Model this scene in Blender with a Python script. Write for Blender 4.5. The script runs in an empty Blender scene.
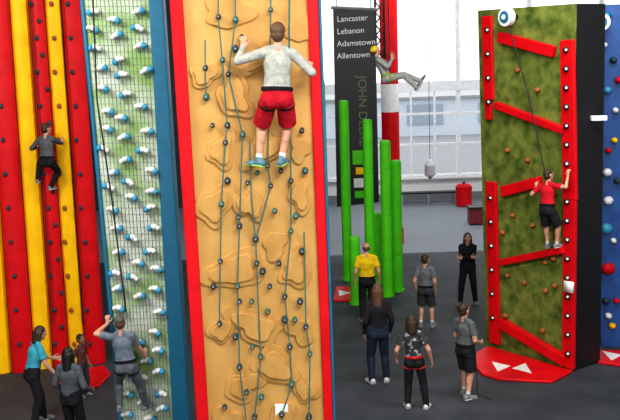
import bpy, bmesh, math, random
import numpy as np
from mathutils import Vector, Matrix, Euler
random.seed(4)
sc = bpy.context.scene
sc.view_settings.view_transform = 'Standard'
for lk_ in ('Medium High Contrast', 'High Contrast'):
    try:
        sc.view_settings.look = lk_; break
    except Exception: pass

# ------------------------------------------------ camera
F = 1000.0; CH = 6.0
TILT = math.atan(160/F); ROLL = -0.032
RM = Matrix.Rotation(math.pi/2 - TILT, 3, 'X') @ Matrix.Rotation(ROLL, 3, 'Z')
CAM = Vector((0, 0, CH))
cd = bpy.data.cameras.new('camera'); cam = bpy.data.objects.new('camera', cd)
sc.collection.objects.link(cam)
cd.sensor_width = 36; cd.lens = 36*F/620
cam.matrix_world = Matrix.Translation(CAM) @ RM.to_4x4()
sc.camera = cam

# surveying helpers: where a sight line from the photograph meets a real surface
def ray(u, v): return RM @ Vector(((u-310)/F, (210-v)/F, -1))
def floor_pt(u, v):
    d = ray(u, v); return CAM + d*(-CH/d.z)
def at_y(u, v, Y):
    d = ray(u, v); return CAM + d*(Y/d.y)
class Plane:
    def __init__(s, P, N):
        s.P = Vector(P); s.N = Vector(N).normalized()
        s.U = Vector((0, 0, 1)).cross(s.N).normalized(); s.V = s.N.cross(s.U)
    def pt(s, u, v, off=0):
        d = ray(u, v); t = (s.P-CAM).dot(s.N)/d.dot(s.N)
        return CAM + d*t + s.N*off
    def on(s, u, v, off):            # point at this stand-off from the wall
        d = ray(u, v); t = (s.P+s.N*off-CAM).dot(s.N)/d.dot(s.N)
        return CAM + d*t
def lin(e, v):
    (x0, y0), (x1, y1) = e
    return x0 + (x1-x0)*(v-y0)/(y1-y0)

# ------------------------------------------------ materials
MC = {}
def mat(name, col, rough=.6, col2=None, scale=8, bump=0, bscale=40, metal=0, spec=.5, emit=0, contrast=None):
    if name in MC: return MC[name]
    m = bpy.data.materials.new(name); m.use_nodes = True
    nt = m.node_tree; b = nt.nodes['Principled BSDF']
    c4 = (*col, 1)
    b.inputs['Base Color'].default_value = c4
    b.inputs['Roughness'].default_value = rough
    b.inputs['Metallic'].default_value = metal
    b.inputs['Specular IOR Level'].default_value = spec
    tc = nt.nodes.new('ShaderNodeTexCoord')
    c2 = col2 if col2 else tuple(x*.86 for x in col)
    n = nt.nodes.new('ShaderNodeTexNoise'); n.inputs['Scale'].default_value = scale
    n.inputs['Detail'].default_value = 6
    r = nt.nodes.new('ShaderNodeValToRGB')
    lo, hi = contrast or (.35, .65)
    r.color_ramp.elements[0].position = lo; r.color_ramp.elements[1].position = hi
    r.color_ramp.elements[0].color = (*c2, 1); r.color_ramp.elements[1].color = c4
    nt.links.new(tc.outputs['Object'], n.inputs['Vector'])
    nt.links.new(n.outputs['Fac'], r.inputs['Fac'])
    nt.links.new(r.outputs['Color'], b.inputs['Base Color'])
    if bump:
        n2 = nt.nodes.new('ShaderNodeTexNoise'); n2.inputs['Scale'].default_value = bscale
        bp = nt.nodes.new('ShaderNodeBump'); bp.inputs['Strength'].default_value = bump
        bp.inputs['Distance'].default_value = .02
        nt.links.new(tc.outputs['Object'], n2.inputs['Vector'])
        nt.links.new(n2.outputs['Fac'], bp.inputs['Height'])
        nt.links.new(bp.outputs['Normal'], b.inputs['Normal'])
    MC[name] = m; return m
def cloth(name, col): return mat('cloth_'+name, col, .85, tuple(x*.7 for x in col), 14, .5, 22, spec=.2)

RED = mat('red_vinyl', (.68, .003, .010), .5, (.56, .002, .007), 3, .15, 6, spec=.25)
YEL = mat('yellow_vinyl', (1.0, .60, .001), .5, (.92, .50, .001), 3, .15, 6, spec=.25)
TAN = mat('tan_plywood', (.60, .345, .105), .55, (.52, .285, .08), 2.5, .08, 30, spec=.3)
TAN2 = mat('tan_relief', (.57, .32, .095), .55, (.49, .26, .068), 4, .08, 30, spec=.3)
BLUE = mat('blue_paint', (.01, .16, .29), .4)
BLUE2 = mat('blue_wall_paint', (.012, .09, .32), .5, (.01, .06, .23), 5, .2)
BLACK = mat('black_paint', (.010, .010, .012), .5)
HOLDK = mat('dark_hold', (.025, .05, .07), .6)
HOLDG = mat('teal_hold', (.03, .15, .12), .6)
HOLDB = mat('brown_hold', (.36, .11, .02), .7)
WHITE = mat('white_plastic', (.88, .88, .88), .4)
CYAN = mat('cyan_plastic', (.05, .34, .55), .4)
GREENP = mat('green_vinyl', (.10, .64, .015), .5, (.08, .54, .01), 3, .1, 6, spec=.3)
MOSS = mat('moss_carpet', (.24, .28, .06), .95, (.06, .10, .018), 4.5, .9, 60, contrast=(.32, .70), spec=.1)
ACR = mat('mottled_acrylic', (.60, .66, .56), .25, (.24, .42, .10), 1.8, .35, 45, contrast=(.38, .62))
ROPE = mat('teal_rope', (.03, .16, .16), .8)
ROPEK = mat('black_rope', (.02, .02, .02), .8)
GREY = mat('grey_metal', (.35, .36, .38), .4, metal=.3)
WALLM = mat('wall_paint', (.76, .77, .77), .7, (.70, .71, .71), 2)
DARKW = mat('dark_wall_paint', (.05, .055, .065), .8)

# ------------------------------------------------ geometry builder
def new_empty(name, loc=(0, 0, 0)):
    e = bpy.data.objects.new(name, None); sc.collection.objects.link(e); e.location = loc
    e.empty_display_size = .2
    return e
_b = bmesh.new(); bmesh.ops.create_icosphere(_b, subdivisions=2, radius=1)
ICO_V = [v.co.copy() for v in _b.verts]; ICO_F = [[v.index for v in f.verts] for f in _b.faces]; _b.free()
class B:
    def __init__(s): s.v = []; s.f = []; s.m = []; s.mats = []
    def mi(s, m):
        if m not in s.mats: s.mats.append(m)
        return s.mats.index(m)
    def add(s, vs, fs, m):
        o = len(s.v); s.v += [tuple(x) for x in vs]; k = s.mi(m)
        for f in fs: s.f.append([i+o for i in f]); s.m.append(k)
    def prism(s, pts, dvec, m):          # polygon extruded by dvec
        n = len(pts); pts = [Vector(p) for p in pts]; d = Vector(dvec)
        vs = pts + [p+d for p in pts]
        fs = [list(range(n)), list(range(2*n-1, n-1, -1))]
        for i in range(n):
            j = (i+1) % n; fs.append([i, i+n, j+n, j][::-1])
        s.add(vs, fs, m)
    def box(s, lo, hi, m):
        x0, y0, z0 = lo; x1, y1, z1 = hi
        s.prism([(x0, y0, z0), (x1, y0, z0), (x1, y1, z0), (x0, y1, z0)], (0, 0, z1-z0), m)
    def blob(s, c, R, m, M=None, jit=0):
        M = M or Matrix.Identity(3)
        vs = []
        for p in ICO_V:
            q = Vector((p.x*R[0], p.y*R[1], p.z*R[2]))
            if jit: q *= 1 + random.uniform(-jit, jit)
            vs.append(Vector(c) + M @ q)
        s.add(vs, ICO_F, m)
    def tube(s, pts, r, m, n=8, cap=True):
        pts = [Vector(p) for p in pts]; vs = []; fs = []
        rs = r if isinstance(r, (list, tuple)) else [r]*len(pts)
        d0 = (pts[1]-pts[0]).normalized()
        ref = Vector((1, 0, 0)) if abs(d0.x) < .8 else Vector((0, 1, 0))
        for i, p in enumerate(pts):
            a = pts[max(i-1, 0)]; b = pts[min(i+1, len(pts)-1)]
            d = (b-a).normalized() if (b-a).length > 1e-6 else d0
            x = (ref - d*ref.dot(d)).normalized(); y = d.cross(x)
            for k in range(n):
                t = 2*math.pi*k/n; vs.append(p + (x*math.cos(t)+y*math.sin(t))*rs[i])
        for i in range(len(pts)-1):
            for k in range(n):
                j = (k+1) % n; fs.append([i*n+k, i*n+j, (i+1)*n+j, (i+1)*n+k])
        if cap:
            fs.append(list(range(n))[::-1]); fs.append([(len(pts)-1)*n+k for k in range(n)])
        s.add(vs, fs, m)
    def relief(s, c, U, V, N, rad, ax, rot, seed, levels, th, m):
        rg = random.Random(seed); ph = [rg.uniform(0, 6.28) for _ in range(4)]
        K = 56; th0 = th*(1+.09*(seed % 7))
        for L in range(levels):
            sc_ = 1 - .30*L; z0 = th0*L; z1 = th0*(L+1)
            ring = []
            for k in range(K):
                t = 2*math.pi*k/K
                r = rad*sc_*(1+.20*math.sin(2*t+ph[0])+.17*math.sin(3*t+ph[1])+.09*math.sin(5*t+ph[2]))
                x = r*math.cos(t)*ax; y = r*math.sin(t)
                ring.append((x*math.cos(rot)-y*math.sin(rot), x*math.sin(rot)+y*math.cos(rot)))
            vs = []
            for (q, zz) in ((1, z0-.01), (1, z1-.006), (1-.010/rad/sc_, z1)):
                for x, y in ring: vs.append(c+U*x*q+V*y*q+N*zz)
            vs.append(c+N*z1)
            fs = []
            for l in range(2):
                for k in range(K):
                    j = (k+1) % K; fs.append([l*K+k, l*K+j, (l+1)*K+j, (l+1)*K+k])
            for k in range(K): fs.append([2*K+k, 2*K+(k+1) % K, 3*K])
            s.add(vs, fs, m)
    def done(s, name, parent=None, bevel=0, smooth=False, recalc=True):
        me = bpy.data.meshes.new(name); me.from_pydata(s.v, [], s.f)
        for m in s.mats: me.materials.append(m)
        me.polygons.foreach_set('material_index', s.m)
        if smooth: me.polygons.foreach_set('use_smooth', [True]*len(me.polygons))
        me.update()
        if recalc:
            bm = bmesh.new(); bm.from_mesh(me); bmesh.ops.recalc_face_normals(bm, faces=bm.faces); bm.to_mesh(me); bm.free()
        o = bpy.data.objects.new(name, me); sc.collection.objects.link(o)
        if parent: o.parent = parent
        if bevel:
            md = o.modifiers.new('bevel', 'BEVEL'); md.width = bevel; md.segments = 3; md.limit_method = 'ANGLE'
            md.harden_normals = False
        return o
def strip(b, pl, eL, eR, v0, v1, off, th, m):
    """board lying on a wall plane between two edge lines"""
    q = [pl.pt(lin(eL, v1), v1, off), pl.pt(lin(eR, v1), v1, off), pl.pt(lin(eR, v0), v0, off), pl.pt(lin(eL, v0), v0, off)]
    b.prism(q, pl.N*th, m)
def floor_v(pl, e):   # image row where an edge line reaches the floor
    lo, hi = 210, 900
    for _ in range(40):
        mid = (lo+hi)/2
        if pl.pt(lin(e, mid), mid).z > 0: lo = mid
        else: hi = mid
    return lo
def slab(b, pl, eL, eR, ztop, th, m, off=0):
    def edge(e):
        a = pl.pt(lin(e, 0), 0, off); c = pl.pt(lin(e, 300), 300, off); d = (a-c)
        return c + d*((0-c.z)/d.z), c + d*((ztop-c.z)/d.z)
    l0, l1 = edge(eL); r0, r1 = edge(eR)
    b.prism([l0, r0, r1, l1], -pl.N*th, m)
    return l0, r0, r1, l1

# ------------------------------------------------ room
FY = 39.0
b = B(); b.box((-13, -4, -.2), (16, FY+.5, 0), None)
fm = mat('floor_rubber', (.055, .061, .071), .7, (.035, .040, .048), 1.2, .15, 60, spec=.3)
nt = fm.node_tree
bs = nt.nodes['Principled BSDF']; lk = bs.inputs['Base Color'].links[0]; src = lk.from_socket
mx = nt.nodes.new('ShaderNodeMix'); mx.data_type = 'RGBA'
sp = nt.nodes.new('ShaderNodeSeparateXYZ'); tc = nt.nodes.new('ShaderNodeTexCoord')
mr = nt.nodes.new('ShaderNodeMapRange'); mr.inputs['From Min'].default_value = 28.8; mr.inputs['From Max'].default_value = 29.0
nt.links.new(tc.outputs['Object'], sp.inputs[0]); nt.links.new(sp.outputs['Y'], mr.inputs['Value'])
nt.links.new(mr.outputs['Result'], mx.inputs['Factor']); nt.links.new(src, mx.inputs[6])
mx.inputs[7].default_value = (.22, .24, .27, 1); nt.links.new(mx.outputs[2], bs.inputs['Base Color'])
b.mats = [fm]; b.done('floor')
b = B(); b.box((-13, -4, 10.5), (16, FY+.5, 10.7), mat('ceiling_paint', (.6, .6, .6), .8)); b.done('ceiling')
b = B(); b.box((-13.3, -4, 0), (-13, FY+.5, 10.5), DARKW); b.done('wall_left')
b = B(); b.box((16, -4, 0), (16.3, FY+.5, 10.5), WALLM); b.done('wall_right')
wx0 = at_y(316, 100, FY).x; wx1 = 13.5
wz0 = at_y(440, 176, FY).z; wz1 = 10.0
b = B()
b.box((-13, FY, 0), (wx0, FY+.4, 10.5), DARKW)
b.box((wx0, FY, 0), (wx1, FY+.4, wz0), WALLM)
b.box((wx1, FY, 0), (16, FY+.4, 10.5), WALLM)
b.box((wx0, FY, wz1), (wx1, FY+.4, 10.5), WALLM)
b.done('wall_back')
b = B(); FR = mat('window_frame_paint', (.90, .91, .92), .5)
zt = at_y(440, 86, FY).z
b.box((wx0, FY-.12, zt-.2), (wx1, FY+.1, zt+.2), FR)
x = wx0; i = 0
while x < wx1:
    w_ = .08 if i % 3 == 0 else .035
    b.box((x-w_, FY-.05, wz0), (x+w_, FY+.1, zt if i % 3 else wz1), FR); x += .92; i += 1
for zz in (wz0+.05, wz0+(zt-wz0)*.36, wz0+(zt-wz0)*.7):
    b.box((wx0, FY-.04, zz-.04), (wx1, FY+.08, zz+.04), FR)
b.box((wx0, FY-.2, wz0-.08), (wx1, FY+.1, wz0), FR)
b.done('window_1')
b = B(); b.box((wx0, FY-.06, 0), (wx1, FY, .3), mat('baseboard_paint', (.2, .21, .22), .6)); b.done('baseboard_back')
# outdoors
b = B(); b.box((-40, FY+1, -.4), (60, 90, -.2), mat('asphalt', (.3, .31, .33), .9)); b.done('parking_lot')
b = B(); b.box((-10, 70, -.2), (40, 80, 2.4), mat('stucco', (.62, .68, .76), .9))
for i in range(9): b.box((-8+i*5, 69.9, .6), (-5.5+i*5, 70, 2.0), mat('dark_pane', (.34, .40, .48), .3))
b.box((-10.3, 69.7, 2.4), (40.3, 80.3, 2.55), GREY)
b.done('outside_building')

# ------------------------------------------------ tan climbing tower
TP = Plane((0, 10.9, 0), (0, -1, 0))
tL = ((170, 0), (197, 420)); tR = ((318, 0), (333, 420))
tower = new_empty('plywood_climbing_tower')
b = B(); slab(b, TP, tL, tR, 8.6, .8, TAN); b.done('panel', tower)
b = B(); v1 = 566; v0 = -180
strip(b, TP, tL, ((183, 0), (209, 420)), v0, v1, 0, .05, RED)
strip(b, TP, ((307, 0), (324, 420)), tR, v0, v1, 0, .05, RED)
strip(b, TP, tR, ((321, 0), (336, 420)), v0, v1, -.8, .84, BLUE)
b.done('edge_padding', tower, .02)
b = B()
rel = [(228,12,.24,1.5,.2),(205,75,.2,1.0,1),(235,95,.28,1.2,2.2),(262,58,.2,1.4,.6),(300,30,.2,.9,0),(222,150,.24,1.1,.5),(215,205,.3,1.0,1.2),
(262,150,.23,1.5,.9),(300,150,.17,.9,1),(300,195,.24,.8,0),(250,205,.2,1.3,2),(235,270,.34,1.2,.1),(275,245,.2,1,.3),(295,268,.26,1.2,.8),(222,330,.2,1,2),
(255,325,.3,1.35,-.3),(300,330,.22,.9,.7),(275,365,.28,1.3,.2),(245,385,.25,1.3,.3),(305,390,.2,1,.3),(228,420,.22,1,.3),(282,425,.28,1.2,1),(250,470,.3,1.2,1)]
for i, (u, v, r, a, ro) in enumerate(rel):
    b.relief(TP.pt(u, v), TP.U, TP.V, TP.N, r*.72, a, ro, 10+i, 1 if i % 4 == 0 else 2, .026, TAN2)
b.done('relief_layers', tower)
b = B()
cords = [[(218,-100),(219,17),(223,60),(228,125),(226,142),(222,203),(221,260),(220,322)],
 [(235,-100),(236,20),(229,74),(243,134),(240,225),(238,285),(240,365),(247,420),(250,500)],
 [(271,-100),(271,10),(268,165),(271,185),(256,238),(257,262),(261,355),(255,415),(255,500)],
 [(290,-100),(289,42),(291,180),(291,230),(285,295),(290,345),(292,382),(282,412),(282,500)],
 [(304,230),(306,325),(310,352),(309,415),(310,500)],
 [(206,40),(206,68),(207,97)], [(250,140),(252,200),(256,238)]]
for c in cords:
    pts = [TP.pt(u, v, .09) for u, v in c]; b.tube(pts, .0075, ROPE, 6)
b.done('cords', tower)
b = B()
hl = [(219,17),(223,60),(228,125),(226,142),(222,203),(221,260),(220,322),(236,20),(229,74),(236,49),(243,134),(240,225),(239,216),(238,285),(240,300),(240,365),
(271,10),(268,165),(271,185),(275,210),(256,238),(257,262),(261,355),(255,415),(291,180),(291,230),(285,295),(290,345),(292,382),(282,412),(306,325),(310,352),(309,415),
(206,68),(207,97),(236,335),(285,318),(295,318),(247,390),(270,285),(305,170),(248,182),(263,270),(262,395),(225,405),(300,300),(252,300),(242,37),(310,66),(258,172),(281,170),
(213,125),(296,215),(302,250),(228,180),(268,310),(214,285),(279,262),(253,345),(302,130)]
for i, (u, v) in enumerate(hl):
    s_ = random.uniform(.8, 1.2)
    b.blob(TP.pt(u, v, .06), (.031*s_, .055, .038*s_), HOLDG if i % 3 == 1 else HOLDK, jit=.08)
    b.blob(TP.pt(u, v, .105), (.012, .02, .012), GREY)
b.done('hand_holds', tower, smooth=True)
b = B(); strip(b, TP, ((275, 402), (276, 420)), ((288, 402), (289, 420)), 402, 422, .06, .006, WHITE); b.done('notice_card', tower)

# ------------------------------------------------ translucent wall
BPl = Plane((0, 14, 0), (0.02, -1, 0))
bL = ((80, 0), (119, 420)); bR = ((163, 0), (190, 420))
wall = new_empty('translucent_climbing_wall')
b = B(); l0, r0, r1, l1 = slab(b, BPl, bL, bR, 9, .12, ACR); b.done('acrylic_panel', wall)
b = B()
strip(b, BPl, ((149, 0), (173, 420)), bR, -200, 461, -.3, .36, BLUE)
strip(b, BPl, bL, ((84, 0), (123, 420)), -200, 461, -.3, .34, BLUE)
b.done('frame', wall, .02)
b = B()
gl = ((84, 0), (123, 420)); gr = ((149, 0), (173, 420))
for k in range(1, 16):
    f_ = k/16; pts = []
    for v in (-180, 455):
        pts.append(BPl.pt(lin(gl, v)*(1-f_)+lin(gr, v)*f_, v, .002))
    b.tube(pts, .005, GREY, 4)
for k in range(-25, 70):
    v = k*6.5
    b.tube([BPl.pt(lin(gl, v), v, .002), BPl.pt(lin(gr, v), v, .002)], .0035, GREY, 4)
b.done('panel_grid', wall)
b = B(); rg = random.Random(8)
for i in range(-3, 23):
    v = 8+i*20
    for j, fr in enumerate((.16, .5, .84)):
        if rg.random() < .08: continue
        vv = v + rg.uniform(-4, 4) + (9 if j % 2 else 0); L = lin(((85, 0), (124, 420)), vv); R = lin(((148, 0), (172, 420)), vv)
        u = L + (R-L)*(fr+rg.uniform(-.07, .07))
        c = BPl.pt(u, vv, .06); a = rg.uniform(-.4, .4)
        M = Matrix.Rotation(a, 3, 'Y'); sg = 1 if rg.random() < .75 else -1
        b.blob(c, (.062, .06, .042), WHITE, M, .04)
        b.blob(c + M @ Vector((sg*.058, -.02, -.018)), (.042, .06, .050), CYAN, M, .03)
        b.blob(c + M @ Vector((-sg*.058, -.015, -.014)), (.034, .055, .036), WHITE, M, .03)
b.done('hand_holds', wall, smooth=True)
b = B()
b.tube([at_y(88, -120, 13.6), at_y(97, 100, 13.6), at_y(112, 200, 13.6), at_y(126, 312, 13.55)], .012, ROPEK); b.done('belay_rope', wall)
b = B(); b.box((l0.x, 13.9, 0), (r0.x, 14.35, .12), BLACK); b.done('base_plinth', wall)

# ------------------------------------------------ striped wall (slightly turned)
sb = floor_pt(103, 361)
SP = Plane(sb, (.30, -1, 0))
st = new_empty('striped_climbing_wall')
def ed(x): return ((x, 0), (x+27, 385))
b = B(); slab(b, SP, ed(-95), ed(80), 9.6, .4, BLACK, off=-.04); b.done('backing', st)
b = B(); xs = [(-92,-74,RED),(-74,-54,YEL),(-54,-36,RED),(-36,-14,YEL),(-14,9,RED),(9,28,YEL),(28,44,RED),(44,61,YEL),(61,81,RED)]
for i, (a, c, m) in enumerate(xs):
    pr = .10 if m is RED else .02
    secs = []
    for top in (False, True):
        if top: va = vc = -115
        else: va = floor_v(SP, ed(a+.4))-.3; vc = floor_v(SP, ed(c-.4))-.3
        A = SP.pt(lin(ed(a+.4), va), va); C = SP.pt(lin(ed(c-.4), vc), vc); row = []
        for t in range(9):
            f_ = t/8; bulge = math.sin(math.pi*f_)**.3 if 0 < t < 8 else 0
            row.append(A.lerp(C, f_) + SP.N*(pr+.10*bulge-.02))
        row = [A - SP.N*.02] + row + [C - SP.N*.02]
        secs.append(row)
    n = len(secs[0]); vs = secs[0]+secs[1]
    fs = [[k, (k+1) % n, n+(k+1) % n, n+k] for k in range(n)] + [list(range(n)), list(range(n, 2*n))]
    b.add(vs, fs, m)
b.done('padded_beams', st, smooth=False)
b = B(); rg = random.Random(3)
for x0, mm in ((36, HOLDK), (70, HOLDK), (-3, HOLDK), (-45, HOLDK), (53, HOLDB)):
    for i in range(-5, 21):
        if x0 in (70, -3, 53) and i % 2: continue
        v = i*17+4; u = lin(ed(x0), v) + rg.uniform(-2, 2)+(3.5 if i % 2 else -3.5)
        b.blob(SP.on(u, v, .20 if x0 != 53 else .13), (.042, .05, .05), mm, jit=.1)
b.done('hand_holds', st, smooth=True)
b = B()
for x0 in (30, 60): b.tube([SP.on(lin(ed(x0), v), v, .26) for v in (-112, 50, 200, 325)], .01, ROPEK, 6)
b.done('belay_ropes', st)

# ------------------------------------------------ green tower
A_ = floor_pt(487, 345); C_ = floor_pt(573, 371)
dv = (C_-A_).normalized(); Ng = Vector((dv.y, -dv.x, 0)); 
if Ng.y > 0: Ng = -Ng
GP = Plane(A_, Ng)
gL = ((479, 12), (487, 345)); gR = ((577, 2), (573, 371))
gt = new_empty('green_climbing_tower')
b = B()
top_l = GP.pt(479, 12).z; top_r = GP.pt(577, 2).z
ztop = (top_l+top_r)/2
slab(b, GP, gL, gR, ztop, .75, BLACK, off=-.02); b.done('core', gt)
b = B(); slab(b, GP, gL, ((576, 2), (572, 371)), ztop, .05, MOSS, off=.03); b.done('moss_face', gt)
def gbar(b, p, q, w, th, m, off=.03):
    P = GP.on(*p, off+th)-GP.N*th; Q = GP.on(*q, off+th)-GP.N*th; d = (Q-P).normalized(); s_ = GP.N.cross(d)*w/2
    b.prism([P-s_, Q-s_, Q+s_, P+s_], GP.N*th, m)
b = B()
gbar(b, (486, 16), (488, 100), .26, .06, RED); gbar(b, (487, 98), (488, 120), .16, .06, RED)
gbar(b, (490, 182), (494, 344), .28, .07, RED)
gbar(b, (566, 40), (569, 200), .30, .08, RED); gbar(b, (569, 200), (567, 368), .27, .08, RED)
gbar(b, (497, 37), (552, 52), .2, .12, RED); gbar(b, (493, 105), (562, 131), .13, .14, RED)
gbar(b, (500, 192), (538, 182), .2, .14, RED); gbar(b, (498, 263), (562, 250), .13, .14, RED)
gbar(b, (498, 323), (563, 362), .2, .14, RED)
b.done('red_beams', gt, .015)
b = B(); rg = random.Random(5)
for i in range(17):
    v = 50+i*19; u = lin(((566, 40), (568, 366)), v)
    b.blob(GP.on(u, v, .12), (.062, .05, .062), BLACK); b.blob(GP.on(u, v, .17), (.026, .02, .026), WHITE)
for v in range(30, 340, 24):
    if 110 < v < 185: continue
    u = lin(((487, 20), (493, 340)), v); b.blob(GP.on(u, v, .10), (.06, .05, .06), BLACK); b.blob(GP.on(u, v, .15), (.026, .02, .026), WHITE)
for u, v in [(527,282),(510,275),(505,232),(535,225),(548,290),(520,70),(540,90),(510,150),(530,160),(508,315),(545,330),(557,285),(515,215),(548,262),(556,258),(535,192)]:
    b.blob(GP.pt(u, v, .07), (.055, .06, .05), HOLDB, jit=.15)
for u, v in [(568, 287)]:
    P = GP.on(u, v, .2); b.prism([P+GP.U*.1-GP.V*.1, P-GP.U*.1-GP.V*.1, P-GP.U*.1+GP.V*.1, P+GP.U*.1+GP.V*.1], -GP.N*.05, WHITE)
b.done('hand_holds', gt, smooth=True)
b = B()
P = GP.pt(577, 120)-GP.N*.35
b.box((P.x+.02, P.y-.05, P.z-.04), (P.x+.30, P.y+.07, P.z+.05), WHITE)
b.done('side_light', gt, .01)
def disc(b, c, r, th, m, N):
    U = Vector((0, 0, 1)).cross(N).normalized(); V = N.cross(U)
    b.prism([c+U*r*math.cos(t*math.pi/12)+V*r*math.sin(t*math.pi/12) for t in range(24)], N*th, m)
b = B(); c = GP.on(509, 17, .22)
disc(b, c, .17, .12, WHITE, GP.N); disc(b, c+GP.N*.12, .11, .02, BLUE, GP.N); disc(b, c+GP.N*.14, .05, .02, WHITE, GP.N); disc(b, c-GP.N*.2, .05, .2, BLACK, GP.N)
b.done('auto_belay', gt, .015)
b = B(); b.tube([GP.on(508, 22, .26), GP.on(527, 90, .32), GP.on(545, 172, .34)], .012, ROPEK); b.done('belay_rope', gt)

# blue wall at right
RP = Plane((0, 20.2, 0), (-.18, -1, 0)); bw = new_empty('blue_climbing_wall')
b = B(); slab(b, RP, ((597, 0), (601, 345)), ((720, 0), (700, 345)), RP.pt(600, 5).z, .5, BLUE2); b.done('panel', bw)
b = B()
for u, v, m, r in [(606,16,BLUE,.1),(604,45,WHITE,.06),(613,60,HOLDK,.07),(607,90,CYAN,.08),(615,110,WHITE,.06),(608,150,RED,.06),(614,140,YEL,.06),(607,172,WHITE,.09),(608,200,WHITE,.1),(606,228,CYAN,.12),
 (608,268,RED,.14),(613,240,WHITE,.06),(606,300,HOLDK,.08),(612,325,YEL,.07),(608,315,WHITE,.07),(618,80,RED,.07),(617,180,HOLDK,.07),(616,300,RED,.06)]:
    b.blob(RP.pt(u, v, .06), (r, .09, r*.9), m, jit=.08)
b.done('hand_holds', bw, smooth=True)
b = B(); c = RP.on(601, 22, .3); disc(b, c, .16, .12, WHITE, RP.N); disc(b, c+RP.N*.12, .1, .02, BLUE, RP.N)
b.tube([c, c-RP.N*.4], .03, BLACK); b.done('auto_belay', bw)

# mats
def floor_mat(name, px, h=.05, m=RED, marks=()):
    P = [floor_pt(*p) for p in px]
    e = new_empty(name); b = B(); b.prism([Vector((p.x, p.y, .002)) for p in P], (0, 0, h), m); b.done('pad', e, .02)
    for k, (u, v) in enumerate(marks):
        c = floor_pt(u, v); b = B()
        b.prism([Vector((c.x+.2*math.cos(t*2.094+k), c.y+.35*math.sin(t*2.094+k), h+.001)) for t in range(3)], (0, 0, .004), WHITE); b.done('triangle_mark', e)
floor_mat('crash_mat', [(473,366),(477,354),(488,348),(530,360),(573,373),(552,384),(498,381),(482,376)], marks=[(500, 369), (523, 371)])
floor_mat('crash_mat', [(54,384),(64,374),(88,370),(104,367),(111,376),(99,388),(66,391)])
floor_mat('crash_mat', [(598,364),(600,352),(640,353),(660,372),(625,368)], marks=[(612, 358)])
floor_mat('crash_mat', [(333,302),(336,288),(350,288),(352,302)], marks=[(343, 295)])

# ------------------------------------------------ green poles
def pole(u, vt, vb, wpx):
    P = floor_pt(u, vb); s_ = (P-CAM).length/1035; r = wpx*s_/2
    zt = at_y(u, vt, P.y).z
    z = .9
    pts = [Vector((0, 0, 0)), Vector((0, 0, .06)), Vector((0, 0, .061))]; rs = [r*1.2, r*1.2, r]
    while z < zt-.3:
        pts += [Vector((0, 0, z)), Vector((0, 0, z+.015)), Vector((0, 0, z+.03))]; rs += [r, r*.9, r]; z += 1.1
    pts += [Vector((0, 0, zt-.06)), Vector((0, 0, zt-.02)), Vector((0, 0, zt))]; rs += [r, r*.9, r*.55]
    b = B(); b.tube(pts, rs, GREENP, 24)
    o = b.done('green_padded_post', smooth=False); o.location = (P.x, P.y, 0)
for p in [(327,80,306,9),(348,100,280,10),(356,236,304,11),(371,119,294,10),(377,212,284,11),(388,140,296,11),(398,160,291,11)]: pole(*p)

# ------------------------------------------------ banner + column + truss
by = 28.0
def P3(u, v, Y=by): return at_y(u, v, Y)
bn = new_empty('black_hanging_banner')
b = B(); q = [P3(337, 207), P3(379, 202), P3(375, 10), P3(333, 8)]
for p in q: p.y = by
b.prism(q, (0, .06, 0), BLACK); b.done('cloth', bn)
b = B(); b.tube([P3(331, 7.5), P3(377, 9.5)], .05, GREY); 
for u in (337, 371):
    a = P3(u, 8.5); b.tube([a, Vector((a.x, a.y, 10.5))], .015, ROPEK)
b.done('hanger_bar', bn)
def text(s, loc, size, m, name, parent, rot=(math.pi/2, 0, 0), bold=.0):
    c = bpy.data.curves.new(name, 'FONT'); c.body = s; c.size = size; c.extrude = .004; c.offset = bold
    c.materials.append(m); o = bpy.data.objects.new(name, c); sc.collection.objects.link(o)
    o.location = loc; o.rotation_euler = rot; o.parent = parent; return o
WT = mat('white_print', (.95, .95, .95), .6)
for i, s_ in enumerate(['Lancaster', 'Lebanon', 'Adamstown', 'Allentown']):
    p = P3(337, 22+i*12.3, by-.02); text(s_, p, .22, WT, 'town_name', bn, (math.pi/2, -.03, 0), .001)
GPR = mat('grey_green_print', (.15, .18, .10), .6)
text('JOHN DEERE', P3(358, 76, by-.02), .34, GPR, 'vertical_lettering', bn, (math.pi/2, math.pi/2, 0), .003)
b = B(); c = P3(361, 168, by-.03)
for (dx, dz, w, h_, m) in [(-.02, .30, .42, .40, GREENP), (0, -.08, .3, .2, YEL), (0, -.42, .42, .26, WHITE), (.02, -.75, .42, .2, GREENP)]:
    b.box((c.x+dx-w/2, by-.05, c.z+dz-h_/2), (c.x+dx+w/2, by-.02, c.z+dz+h_/2), m)
b.done('sponsor_logos', bn)

CY = 30.5
cp = P3(390.5, 130, CY); col = new_empty('padded_column')
b = B(); r = .27
zz = [0, at_y(386, 112, CY).z, at_y(386, 84, CY).z, 10.5]
for k in range(3):
    b.tube([(cp.x, CY, zz[k]), (cp.x, CY, zz[k+1])], r, [RED, WHITE, RED][k], 28)
b.tube([(cp.x, CY, 0), (cp.x, CY, .5)], r*1.3, RED, 28)
b.done('padding', col)
b = B(); tx = P3(380, 30, 29.8)
zb = at_y(382, 58, 29.8).z
w = .13; cs = [(-w, -w), (w, -w), (w, w), (-w, w)]
for cx, cy in cs: b.tube([(tx.x+cx, 29.8+cy, zb), (tx.x+cx, 29.8+cy, 10.5)], .025, BLACK, 8)
z = zb; k = 0
while z < 10.1:
    for i in range(4):
        a, c = cs[i], cs[(i+1) % 4]
        if k % 2: a, c = c, a
        b.tube([(tx.x+a[0], 29.8+a[1], z), (tx.x+c[0], 29.8+c[1], z+.33)], .02, BLACK, 6)
    z += .33; k += 1
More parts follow.
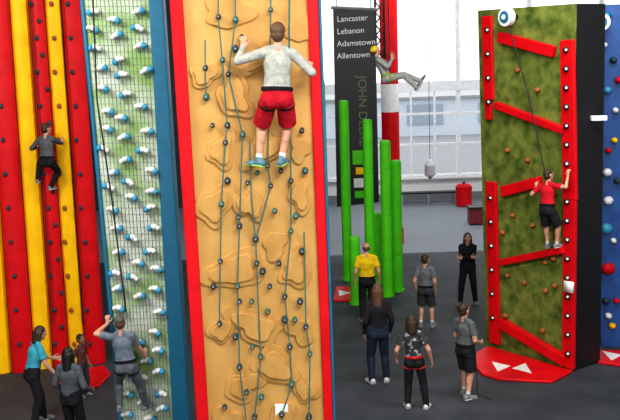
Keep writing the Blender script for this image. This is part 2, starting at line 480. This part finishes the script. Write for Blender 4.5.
for z in (zb+.1, 7.5, 9): b.tube([(tx.x, 29.8, z), (cp.x, CY, z)], .03, BLACK, 6)
b.done('steel_truss', col)
b = B(); P = floor_pt(464, 206); b.tube([(0,0,0),(0,0,.05),(0,0,.6),(0,0,.75),(0,0,.85),(0,0,.86)], [.26,.3,.3,.32,.22,.1], RED, 20)
b.tube([(0,0,.86),(0,0,.93)], [.06,.05], BLACK, 12); o = b.done('red_trash_can'); o.location = P
b = B(); P = floor_pt(476, 224); b.box((-.25,-.25,.05),(.25,.25,.55), mat('maroon_paint',(.2,.02,.03),.5)); b.box((-.28,-.28,.55),(.28,.28,.62),BLACK)
for sx in (-.2,.2):
    for sy in (-.2,.2): b.box((sx-.03,sy-.03,0),(sx+.03,sy+.03,.05),BLACK)
o = b.done('maroon_storage_box', bevel=.01); o.location = P
b = B(); hw = at_y(430, 170, 31)
b.tube([hw+Vector((0,0,.3)), Vector((hw.x, 31, 10.5))], .008, ROPEK, 6)
HWM = mat('pale_grey_plastic', (.6, .62, .64), .4)
b.tube([hw+Vector((0,0,z_)) for z_ in (.33,.3,.15,-.15,-.22)], [.04,.10,.17,.17,.08], HWM, 20)
b.tube([hw+Vector((0,0,-.22)), hw+Vector((0,0,-.27))], .05, BLACK, 10)
b.done('hanging_rope_weight')
b = B(); P = floor_pt(428, 204); b.box((-1.1,-.2,.42),(1.1,.2,.48),BLACK)
for sx in (-1,0,1): b.box((sx-.03,-.18,0),(sx+.03,-.12,.42),GREY); b.box((sx-.03,.12,0),(sx+.03,.18,.42),GREY)
o = b.done('long_bench'); o.location = (P.x, P.y, 0)

# ------------------------------------------------ people
class W:
    def __init__(s, v): s.v = Vector(v)
def ik(a, t, l1, l2, pole):
    d = t-a; L = d.length
    if L > (l1+l2)*.995: t = a + d.normalized()*(l1+l2)*.995; d = t-a; L = d.length
    if L < abs(l1-l2)+.02: L = abs(l1-l2)+.02
    dn = d.normalized(); p = Vector(pole); p = p - dn*p.dot(dn); p.normalize()
    x = (l1*l1 - l2*l2 + L*L)/(2*L); y = math.sqrt(max(l1*l1-x*x, 0))
    return a + dn*x + p*y, t
class Body:
    def __init__(s): s.p = []; s.mats = []
    def mi(s, m):
        if m not in s.mats: s.mats.append(m)
        return s.mats.index(m)
    def cone(s, a, b_, ra, rb, m, ax=None, k=1.0, flat=False, n=20):
        a = Vector(a); b_ = Vector(b_); d = (b_-a).normalized()
        if ax is None: ax = Vector((1, 0, 0)) if abs(d.x) < .8 else Vector((0, 1, 0))
        ax = (Vector(ax) - d*Vector(ax).dot(d)).normalized(); o = d.cross(ax)
        s.p.append(('c', a, b_, d, ra, rb, ax, o, k, flat, s.mi(m), n))
    def ell(s, c, R, m, M=None):
        s.p.append(('e', Vector(c), Vector(R), M or Matrix.Identity(3), s.mi(m)))
    def build(s, name, parent, voxel):
        V = []; Fc = []
        for q in s.p:
            o = len(V)
            if q[0] == 'e':
                _, c, R, M, m = q
                V += [tuple(c + M @ Vector((p.x*R.x, p.y*R.y, p.z*R.z))) for p in ICO_V]
                Fc += [[i+o for i in f] for f in ICO_F]
            else:
                _, a, b_, d, ra, rb, ax, oo, k, flat, m, n = q
                rings = []
                if flat: rings = [(a, ra), (b_, rb)]
                else:
                    for t in (80, 55, 28): rings.append((a-d*ra*math.sin(math.radians(t)), ra*math.cos(math.radians(t))))
                    rings += [(a, ra), (b_, rb)]
                    for t in (28, 55, 80): rings.append((b_+d*rb*math.sin(math.radians(t)), rb*math.cos(math.radians(t))))
                for c, r in rings:
                    for j in range(n):
                        t = 2*math.pi*j/n; V.append(tuple(c + ax*r*k*math.cos(t) + oo*r*math.sin(t)))
                R_ = len(rings)
                for i in range(R_-1):
                    for j in range(n):
                        jj = (j+1) % n; Fc.append([o+i*n+j, o+i*n+jj, o+(i+1)*n+jj, o+(i+1)*n+j])
                Fc.append([o+j for j in range(n)][::-1]); Fc.append([o+(R_-1)*n+j for j in range(n)])
        me = bpy.data.meshes.new(name+'_raw'); me.from_pydata(V, [], Fc); me.update()
        ob = bpy.data.objects.new(name+'_raw', me); sc.collection.objects.link(ob)
        r = ob.modifiers.new('r', 'REMESH'); r.mode = 'VOXEL'; r.voxel_size = voxel
        sm = ob.modifiers.new('s', 'SMOOTH'); sm.factor = .5; sm.iterations = 3
        dg = bpy.context.evaluated_depsgraph_get()
        m2 = bpy.data.meshes.new_from_object(ob.evaluated_get(dg)); bpy.data.objects.remove(ob)
        m2.materials.clear()
        for m in s.mats: m2.materials.append(m)
        N = len(m2.polygons); C = np.empty(N*3, np.float32); m2.polygons.foreach_get('center', C); C = C.reshape(-1, 3)
        best = np.full(N, 1e9); idx = np.zeros(N, np.int32)
        for q in s.p:
            if q[0] == 'e':
                _, c, R, M, m = q
                L = (C-np.array(c)) @ np.array(M)
                dd = (np.linalg.norm(L/np.array(R), axis=1)-1)*min(R)
            else:
                _, a, b_, d, ra, rb, ax, oo, k, flat, m, n = q
                rel_ = C-np.array(a); Ln = (b_-a).length; t = rel_ @ np.array(d)/Ln; tcx = np.clip(t, 0, 1)
                rr = ra+(rb-ra)*tcx; x = rel_ @ np.array(ax)/k; y = rel_ @ np.array(oo); rad = np.sqrt(x*x+y*y)
                if flat: dd = np.maximum(rad-rr, np.maximum(-t, t-1)*Ln)
                else: dd = np.sqrt(rad**2+((t-tcx)*Ln)**2)-rr
            w_ = dd < best; best[w_] = dd[w_]; idx[w_] = m
        m2.polygons.foreach_set('material_index', idx); m2.polygons.foreach_set('use_smooth', [True]*N)
        m2.name = name; ob = bpy.data.objects.new(name, m2); sc.collection.objects.link(ob); ob.parent = parent
        return ob
SK = mat('skin_light', (.62, .34, .23), .55, (.56, .29, .19), 10, spec=.3)
SKD = mat('skin_brown', (.30, .14, .08), .55)
EYEW = mat('eye_white', (.8, .8, .8), .3); EYEK = mat('eye_dark', (.02, .015, .01), .3); LIP = mat('lips', (.45, .13, .12), .5)
def rotm(deg, ax): return Matrix.Rotation(math.radians(deg), 3, ax)
def person(name, loc, yaw, h, shirt, pants, hair, sleeve='short', legs='long', style='short', skin=SK, shoe=None, sole=None,
           build='m', pelvis=(0, 0, .515), side=0, fwd=0, twist=0, head=(0, 0), hands=None, feet=None, epole=None, kpole=None,
           hdir=None, fdir=None, harness=None, hs=1.0, curl=.5, belt=None, voxel=.0065, accent=None, wide=1.0):
    shoe = shoe or mat('shoe_grey', (.18, .19, .21), .6); sole = sole or mat('shoe_sole', (.6, .6, .6), .6)
    e = new_empty(name, loc); e.rotation_euler = (0, 0, math.radians(yaw))
    Mi = (Matrix.Translation(Vector(loc)) @ Matrix.Rotation(math.radians(yaw), 4, 'Z')).inverted()
    def T(t, k): return (Mi @ t.v) if isinstance(t, W) else Vector(t)*h
    P = T(pelvis, 0)
    M = rotm(twist, 'Z') @ rotm(side, 'Y') @ rotm(-fwd, 'X')
    R = M @ Vector((1, 0, 0)); Fv = M @ Vector((0, 1, 0)); U = M @ Vector((0, 0, 1))
    fem = build == 'f'; sw = .100 if not fem else .089
    if build == 'k': sw = .096
    b = Body(); S = P + U*.295*h
    k_ = wide
    hipw = 1.42 if not fem else 1.55
    b.cone(P-U*.01*h, P+U*.05*h, .066*h*k_, .062*h*k_, pants, R, hipw)
    b.cone(P+U*.045*h, P+U*.13*h, .063*h*k_, .058*h*k_, shirt, R, 1.42 if not fem else 1.34, flat=True)
    b.cone(P+U*.12*h, P+U*.22*h, .056*h*k_, .066*h*k_, shirt, R, 1.38)
    b.cone(P+U*.22*h, P+U*.262*h, .066*h, .048*h, shirt, R, 1.45)
    b.cone(S-R*(sw-.01)*h-U*.012*h, S+R*(sw-.01)*h-U*.012*h, .034*h, .034*h, shirt, U, 1.0)
    for sx in (-1, 1):
        b.cone(S+U*.022*h+R*sx*.02*h-Fv*.005*h, S+R*sx*(sw-.02)*h+U*.002*h, .027*h, .03*h, shirt)
        if fem: b.ell(S-U*.085*h+R*sx*.042*h+Fv*.05*h, (.036*h, .03*h, .036*h), shirt, M)
        b.ell(P+Vector((sx*.045*h, -.032*h, -.02*h)), (.05*h, .045*h, .055*h), pants)
    if belt: b.cone(P+U*.045*h, P+U*.062*h, .067*h*k_, .067*h*k_, belt, R, 1.45, flat=True)
    if harness:
        b.cone(P+U*.04*h, P+U*.064*h, .070*h*k_, .070*h*k_, harness, R, 1.45, flat=True)
        b.cone(P+U*.03*h+Fv*.06*h, P-U*.03*h+Fv*.075*h, .014*h, .012*h, harness)
    b.cone(S+U*.01*h-Fv*.004*h, S+U*.075*h+Fv*.008*h, .032*h, .029*h, skin)
    MH = M @ rotm(head[0], 'Z') @ rotm(head[1], 'X')
    g = h*hs; HC = S+U*.045*h+MH @ Vector((0, .012*g, .07*g))
    def H(x, y, z): return HC+MH @ Vector((x*g, y*g, z*g))
    b.ell(H(0, 0, .012), (.043*g, .054*g, .052*g), skin, MH)
    b.ell(H(0, .013, -.026), (.034*g, .038*g, .040*g), skin, MH)
    b.cone(H(0, .05, .004), H(0, .061, -.014), .006*g, .009*g, skin)
    b.cone(H(0, .04, -.052), H(0, .036, -.058), .012*g, .012*g, skin)
    for sx in (-1, 1): b.ell(H(sx*.046, -.003, -.005), (.007*g, .013*g, .019*g), skin, MH)
    if style in ('short', 'long', 'pony', 'bob'):
        b.ell(H(0, -.010, .020), (.0485*g, .056*g, .053*g), hair, MH)
        b.ell(H(0, -.026, -.008), (.044*g, .040*g, .044*g), hair, MH)
    if style in ('long', 'bob'):
        ln = -.15 if style == 'long' else -.085
        b.cone(H(0, -.03, 0), H(0, -.042, ln), .040*g, .030*g, hair, MH @ Vector((1, 0, 0)), 1.35)
        for sx in (-1, 1): b.cone(H(sx*.042, -.012, .01), H(sx*.05, -.012, ln*.8), .017*g, .014*g, hair)
    if style == 'bald':
        b.ell(H(0, -.024, -.004), (.0455*g, .038*g, .036*g), hair, MH)
    if style == 'cap':
        b.ell(H(0, -.018, -.008), (.047*g, .046*g, .042*g), hair, MH)
        b.ell(H(0, -.004, .030), (.0495*g, .060*g, .042*g), accent, MH)
        b.cone(H(0, .045, .026), H(0, .085, .018), .006*g, .005*g, accent, MH @ Vector((1, 0, 0)), 6)
    if style == 'helmet':
        b.ell(H(0, -.018, -.008), (.047*g, .046*g, .042*g), hair, MH)
        b.ell(H(0, -.004, .026), (.058*g, .068*g, .052*g), accent, MH)
        b.cone(H(0, -.004, .008), H(0, -.004, .014), .062*g, .062*g, accent, MH @ Vector((0, 1, 0)), 1.15, flat=True)
    hands = hands or {}; hdir = hdir or {}; epole = epole or {}; kpole = kpole or {}; feet = feet or {}; fdir = fdir or {}
    for sd_, sx in (('L', -1), ('R', 1)):
        A = S+R*sx*sw*h-U*.012*h
        t = T(hands.get(sd_, (sx*(.135 if not fem else .125), .035, .505)), 0)
        E, Wr = ik(A, t, .172*h, .15*h, epole.get(sd_, (sx*.35, -1, -.1)))
        slv = shirt
        if sleeve == 'long':
            b.cone(A, E, .036*h, .030*h, slv); b.cone(E, E.lerp(Wr, .97), .030*h, .021*h, slv)
            b.cone(E.lerp(Wr, .85), Wr, .0165*h, .0145*h, skin)
        else:
            b.cone(A, E, .029*h, .0235*h, skin); b.cone(E, Wr, .0245*h, .0145*h, skin)
            b.cone(E.lerp(Wr, .12), E.lerp(Wr, .45), .024*h, .021*h, skin)
            if sleeve == 'short': b.cone(A, A.lerp(E, .66), .036*h, .040*h, slv, flat=True); b.ell(A, (.037*h,)*3, slv)
        fd = (Wr-E).normalized()
        if sd_ in hdir: d, n_ = [Vector(q).normalized() for q in hdir[sd_]]
        else: d, n_ = fd, Vector((-sx, .15, 0))
        n_ = (n_-d*n_.dot(d)).normalized(); s_ = d.cross(n_)
        th_side = s_ if (s_.dot(Fv+U*.5 - R*sx*.8) > 0) else -s_
        kn = Wr+d*.056*h
        b.cone(Wr+d*.004*h, kn-d*.008*h, .0105*h, .0095*h, skin, s_, 2.1, n=16)
        for i, (o_, ln) in enumerate(((.0195, .043), (.0065, .049), (-.0065, .046), (-.0195, .036))):
            bp = kn + th_side*o_*h; dirv = (d + th_side*o_*7).normalized(); c_ = curl
            p0 = bp-d*.006*h
            for j in range(3):
                a_ = c_*(.35+.75*j); dj = (dirv*math.cos(a_)+n_*math.sin(a_)).normalized()
                p1 = p0+dj*ln*h*(.45, .32, .26)[j]; b.cone(p0, p1, .0056*h, .005*h, skin, n=10); p0 = p1
        t0 = Wr+d*.016*h+th_side*.016*h; t1 = t0+(d*.55+th_side*.75+n_*.2).normalized()*.026*h
        t2 = t1+(d*.9+th_side*.25+n_*.45).normalized()*.026*h
        b.cone(t0, t1, .0085*h, .0068*h, skin, n=10); b.cone(t1, t2, .0066*h, .0056*h, skin, n=10)
        Hp = P+Vector((sx*.05*h, 0, -.005*h))
        ft = T(feet.get(sd_, (sx*.062, 0, 0)), 0); fv = Vector(fdir.get(sd_, (sx*.28, 1, 0))).normalized()
        up = Vector((0, 0, 1)); up = (up-fv*up.dot(fv)).normalized(); lat = fv.cross(up)
        An = ft+up*.043*h
        K, An2 = ik(Hp, An, .242*h, .235*h, kpole.get(sd_, (sx*.12, 1, 0)))
        dlt = An2-An; An = An2; ft = ft+dlt
        if legs == 'long':
            b.cone(Hp, K, .058*h, .043*h, pants); b.cone(K, An, .043*h, .032*h, pants)
            b.cone(K.lerp(An, .2)-fv*.006*h, K.lerp(An, .5)-fv*.006*h, .041*h, .036*h, pants)
        else:
            b.cone(Hp, K, .05*h, .034*h, skin); b.cone(K, An, .033*h, .021*h, skin)
            b.cone(K.lerp(An, .2)-fv*.01*h, K.lerp(An, .42)-fv*.008*h, .031*h, .028*h, skin)
            b.cone(Hp, Hp.lerp(K, .92), .060*h, .061*h, pants, flat=True); b.ell(Hp, (.061*h,)*3, pants)
            b.cone(An+(K-An)*.02, An+(K-An)*.2, .0235*h, .0245*h, mat('sock_white', (.7, .7, .7), .8), flat=True)
        if harness: b.cone(Hp.lerp(K, .2), Hp.lerp(K, .27), .0635*h, .0635*h, harness, flat=True)
        b.cone(ft-fv*.026*h+up*.03*h, ft+fv*.055*h+up*.024*h, .027*h, .024*h, shoe, lat, 1.0)
        b.cone(ft+fv*.05*h+up*.020*h, ft+fv*.098*h+up*.017*h, .021*h, .016*h, shoe, lat, 1.6)
        b.cone(An-up*.012*h, An+up*.012*h, .026*h, .025*h, shoe)
        b.cone(ft-fv*.035*h+up*.009*h, ft+fv*.1*h+up*.009*h, .009*h, .009*h, sole, lat, 3.2)
    b.build('body', e, voxel)
    f = B()
    for sx in (-1, 1):
        f.blob(H(sx*.0175, .0485, .003), (.0075*g, .005*g, .0055*g), EYEW, MH)
        f.blob(H(sx*.0175, .0525, .003), (.0038*g, .0025*g, .004*g), EYEK, MH)
        f.blob(H(sx*.018, .0515, .0155), (.011*g, .004*g, .0022*g), hair, MH)
    f.blob(H(0, .050, -.031), (.014*g, .005*g, .0042*g), LIP, MH)
    f.done('face_features', e, smooth=True)
    return e

def stand(name, u, vf, vh, yaw, h=None, **k):
    P = floor_pt(u, vf); hh = at_y(u, vh, P.y).z
    if h: hh = h
    return person(name, (P.x, P.y, 0), yaw, hh, **k)
KH = cloth('harness_black', (.015, .015, .018))
HB = mat('hair_brown', (.12, .06, .028), .6); HK = mat('hair_black', (.015, .012, .012), .5); HD = mat('hair_dark_brown', (.045, .025, .014), .6)
PAT = mat('cloth_patterned', (.03, .03, .035), .8, (.35, .36, .40), 11, .3, 22, contrast=(.36, .44))
stand('standing_man', 368, 321, 242, 4, shirt=cloth('gold', (.85, .58, .01)), pants=cloth('black', (.02, .02, .025)), hair=HB, style='bald', belt=KH, hands={'L': (-.15, .03, .5), 'R': (.15, .03, .5)}, wide=1.12)
stand('standing_woman', 379, 383, 283, 8, build='f', shirt=cloth('black2', (.022, .020, .024)), pants=cloth('denim', (.025, .035, .06)), hair=HB, style='long', sleeve='long', head=(-10, 0), feet={'L': (-.07, 0, 0), 'R': (.08, .01, 0)}, wide=1.16,
  shoe=mat('shoe_light', (.6, .6, .62), .6))
stand('standing_boy', 415, 408, 316, -8, build='k', hs=1.12, shirt=PAT, pants=cloth('black', (.02, .02, .025)), hair=HD, style='bob', harness=cloth('red_harness', (.6, .03, .03)), hands={'L': (-.19, .05, .53), 'R': (.18, .02, .52)}, feet={'L': (-.075, 0, 0), 'R': (.12, -.02, 0)}, shoe=mat('shoe_light', (.6, .6, .62), .6), side=-3)
stand('standing_boy', 426, 327, 254, -20, build='k', hs=1.05, shirt=cloth('grey', (.16, .17, .18)), pants=cloth('dark_grey', (.05, .05, .06)), hair=HD, legs='short', head=(-15, 5), harness=KH, feet={'L': (-.07, 0, 0), 'R': (.08, .03, 0)})
stand('standing_woman', 468, 304, 232, 165, build='f', shirt=cloth('black', (.02, .02, .025)), pants=cloth('black', (.02, .02, .025)), hair=HK, style='long', sleeve='long', hands={'L': (.05, .12, .66), 'R': (-.05, .13, .68)}, epole={'L': (-1, -.4, -.6), 'R': (1, -.4, -.6)}, hdir={'L': ((1, .1, .1), (0, -1, 0)), 'R': ((-1, .1, .1), (0, -1, 0))}, feet={'L': (-.10, -.02, 0), 'R': (.10, .05, 0)}, head=(10, 0), wide=1.12)
stand('standing_boy', 465, 397, 303, -50, build='k', hs=1.05, shirt=cloth('grey2', (.13, .14, .15)), pants=cloth('black', (.02, .02, .025)), hair=HD, legs='short', harness=KH, head=(0, 12), hands={'L': (-.08, .15, .6), 'R': (.09, .14, .57)}, epole={'L': (-.5, -1, -.4), 'R': (.5, -1, -.4)}, feet={'L': (-.06, .05, 0), 'R': (.08, -.05, 0)}, wide=1.05)
stand('standing_woman', 40, 424, 324, -60, build='f', shirt=cloth('turquoise', (.07, .42, .55)), pants=cloth('black', (.02, .02, .025)), hair=HD, style='bob', fwd=14, hands={'L': (-.12, .2, .6), 'R': (.12, .16, .5)}, feet={'L': (-.07, .06, 0), 'R': (.08, -.08, 0)}, pelvis=(0, -.04, .51), wide=1.14)
stand('standing_woman', 75, 452, 346, -20, build='f', shirt=cloth('slate', (.11, .12, .14)), pants=cloth('black', (.02, .02, .025)), hair=HK, style='long', skin=SKD, sleeve='long', hands={'L': (-.14, .1, .55), 'R': (.14, .12, .56)}, wide=1.14)
stand('small_child', 84, 396, 333, -120, h=1.12, build='k', hs=1.25, shirt=cloth('maroon', (.16, .05, .05)), pants=cloth('dark_grey', (.05, .05, .06)), hair=HK, skin=SKD)

def climber(name, Y, u, vp, yaw, h, **k):
    P = at_y(u, vp, Y)
    return person(name, (P.x, P.y, P.z-.515*h), yaw, h, **k)
CL = ((0, .05, 1), (0, 1, 0))
def hold(pl, u, v, h, off=.1, dz=.075): return W(pl.on(u, v, off+.03)-Vector((0, 0, dz*h)))
def foot(pl, u, v, h, off=.17): return W(pl.on(u, v, off))
h = 1.60
climber('climbing_boy', 10.52, 277, 97, 0, h, shirt=cloth('pale_grey', (.44, .45, .40)), sleeve='long', pants=cloth('red_shorts', (.55, .012, .028)), legs='short', hair=HB, hs=1.06,
  harness=KH, side=3, fwd=6, head=(-8, 14), hands={'L': hold(TP, 243, 36, h, .1), 'R': hold(TP, 309, 62, h, .1)}, epole={'L': (-1, -.6, -.7), 'R': (1, -.5, -1)}, hdir={'L': CL, 'R': CL}, curl=.9,
  feet={'L': foot(TP, 259, 167, h, .2), 'R': foot(TP, 282, 166, h, .2)}, fdir={'L': (-.9, .8, .05), 'R': (.3, 1, .1)}, kpole={'L': (-.3, 1, 0), 'R': (.3, 1, 0)},
  shoe=mat('shoe_blue', (.10, .22, .28), .6), sole=mat('sole_lime', (.40, .7, .1), .6), wide=1.04)
b = B(); a = at_y(289, 85, 10.5); b.tube([a+Vector((0, .02, 0)), at_y(290, -100, 10.6)], .008, ROPE, 6); b.done('belay_rope', tower)
h = 1.48; yg = math.degrees(math.atan2(GP.N.x, -GP.N.y)); pg = GP.on(547, 209, .36)
person('climbing_boy', (pg.x, pg.y, pg.z-.515*h), yg, h, shirt=cloth('red_tee', (.60, .012, .025)), pants=cloth('black', (.02, .02, .025)), legs='short', hair=HD, build='k', hs=1.06,
  harness=KH, fwd=8, side=-4, head=(-10, 12), hands={'L': hold(GP, 536, 182, h, .16), 'R': hold(GP, 568, 170, h, .14)}, epole={'L': (-1, -.5, -1), 'R': (1, -.5, -.8)}, hdir={'L': CL, 'R': CL}, curl=.9,
  feet={'L': foot(GP, 548, 251, h, .18), 'R': foot(GP, 557, 248, h, .18)}, fdir={'L': (-.3, 1, .1), 'R': (.3, 1, .1)}, kpole={'L': (-.4, 1, 0), 'R': (.8, 1, 0)}, wide=1.14)
h = 1.42; pg = SP.on(47, 161, .60)
person('climbing_boy', (pg.x, pg.y, pg.z-.515*h), -12, h, shirt=cloth('grey3', (.12, .12, .13)), sleeve='long', pants=cloth('black', (.02, .02, .025)), hair=HD, build='k', hs=1.1,
  harness=KH, fwd=4, head=(-30, 5), hands={'L': hold(SP, 36, 142, h, .2), 'R': hold(SP, 62, 138, h, .2)}, epole={'L': (-1, -.5, -1), 'R': (1, -.5, -1)}, hdir={'L': CL, 'R': CL}, curl=.9,
  feet={'L': W(SP.on(38, 183, .34)), 'R': W(SP.on(51, 190, .34))}, kpole={'L': (-.7, 1, .1), 'R': (.5, 1, 0)}, wide=1.12)
h = 1.5
climber('climbing_boy', 13.55, 126, 366, -10, h, shirt=cloth('blue_grey', (.18, .22, .28)), pants=cloth('grey_jeans', (.13, .15, .17)), hair=HB, style='cap', accent=cloth('cap_grey', (.14, .13, .12)), build='k', hs=1.06,
  harness=KH, fwd=3, side=-6, head=(20, 10), hands={'L': hold(BPl, 107, 316, h, .1), 'R': hold(BPl, 145, 350, h, .1)}, epole={'L': (-1, -.6, -.4), 'R': (1, -.8, -1)}, hdir={'L': CL, 'R': CL}, curl=.9,
  feet={'L': foot(BPl, 120, 410, h, .2), 'R': foot(BPl, 147, 412, h, .2)}, kpole={'L': (-.6, 1, 0), 'R': (.7, 1, 0)}, wide=1.1)
h = 1.6; Y = 22.5
P = at_y(387, 78, Y)
rider = person('zip_line_rider', (P.x, P.y, P.z-.515*h), -97, h, shirt=cloth('grey4', (.42, .43, .42)), sleeve='long', pants=cloth('khaki', (.42, .42, .38)), hair=HB, style='helmet', accent=mat('yellow_helmet', (.85, .60, .02), .4), build='k',
  harness=cloth('green_harness', (.35, .45, .03)), fwd=-24, head=(15, 0), hands={'L': (-.03, .06, .80), 'R': (.03, .07, .76)}, hdir={'L': ((0, .2, 1), (1, 0, 0)), 'R': ((0, .2, 1), (-1, 0, 0))}, curl=1.3, epole={'L': (-1, -.2, -1), 'R': (1, -.2, -1)},
  feet={'L': (-.06, .49, .44), 'R': (.08, .44, .36)}, fdir={'L': (-.2, .6, 1), 'R': (.2, .6, 1)}, kpole={'L': (0, .2, 1), 'R': (0, .2, 1)}, wide=1.05)
b = B(); s_ = at_y(390, 73, Y); b.tube([s_, Vector((s_.x, Y, s_.z+.5)), Vector((s_.x-.05, Y+.1, 10.48))], .012, ROPEK); o = b.done('suspension_rope')
bpy.context.view_layer.update(); o.parent = rider; o.matrix_parent_inverse = rider.matrix_world.inverted()
b = B(); a = floor_pt(466, 397); b.tube([Vector((a.x+.17, a.y+.12, .9)), Vector((a.x+.2, a.y+.1, .45)), Vector((a.x+.2, a.y-.0, .06)), Vector((a.x+.4, a.y-.2, .015))], .01, ROPEK); b.done('loose_rope')

# ------------------------------------------------ lights
def area(name, loc, tgt, sx, sy, p, col=(1, 1, 1)):
    l = bpy.data.lights.new(name, 'AREA'); l.shape = 'RECTANGLE'; l.size = sx; l.size_y = sy; l.energy = p; l.color = col
    o = bpy.data.objects.new(name, l); sc.collection.objects.link(o); o.location = loc
    o.rotation_euler = (Vector(tgt)-Vector(loc)).to_track_quat('-Z', 'Y').to_euler()
area('ceiling_light_front', (2.5, 4, 10.2), (0, 13, 2), 6, 1.5, 1050, (1, .97, .92))
area('ceiling_light_left', (-6, 9, 10.2), (-6, 19, 3), 4, 3, 1150, (1, .97, .92))
area('ceiling_light_mid', (4, 15, 10.2), (4, 20, 0), 6, 4, 850, (1, .98, .95))
area('ceiling_light_far', (4, 31, 10.2), (4, 36, 0), 10, 6, 1300, (.95, .98, 1))
w = bpy.data.worlds.new('world'); sc.world = w; w.use_nodes = True
bg = w.node_tree.nodes['Background']; bg.inputs['Color'].default_value = (.96, .985, 1, 1); bg.inputs['Strength'].default_value = 1.5
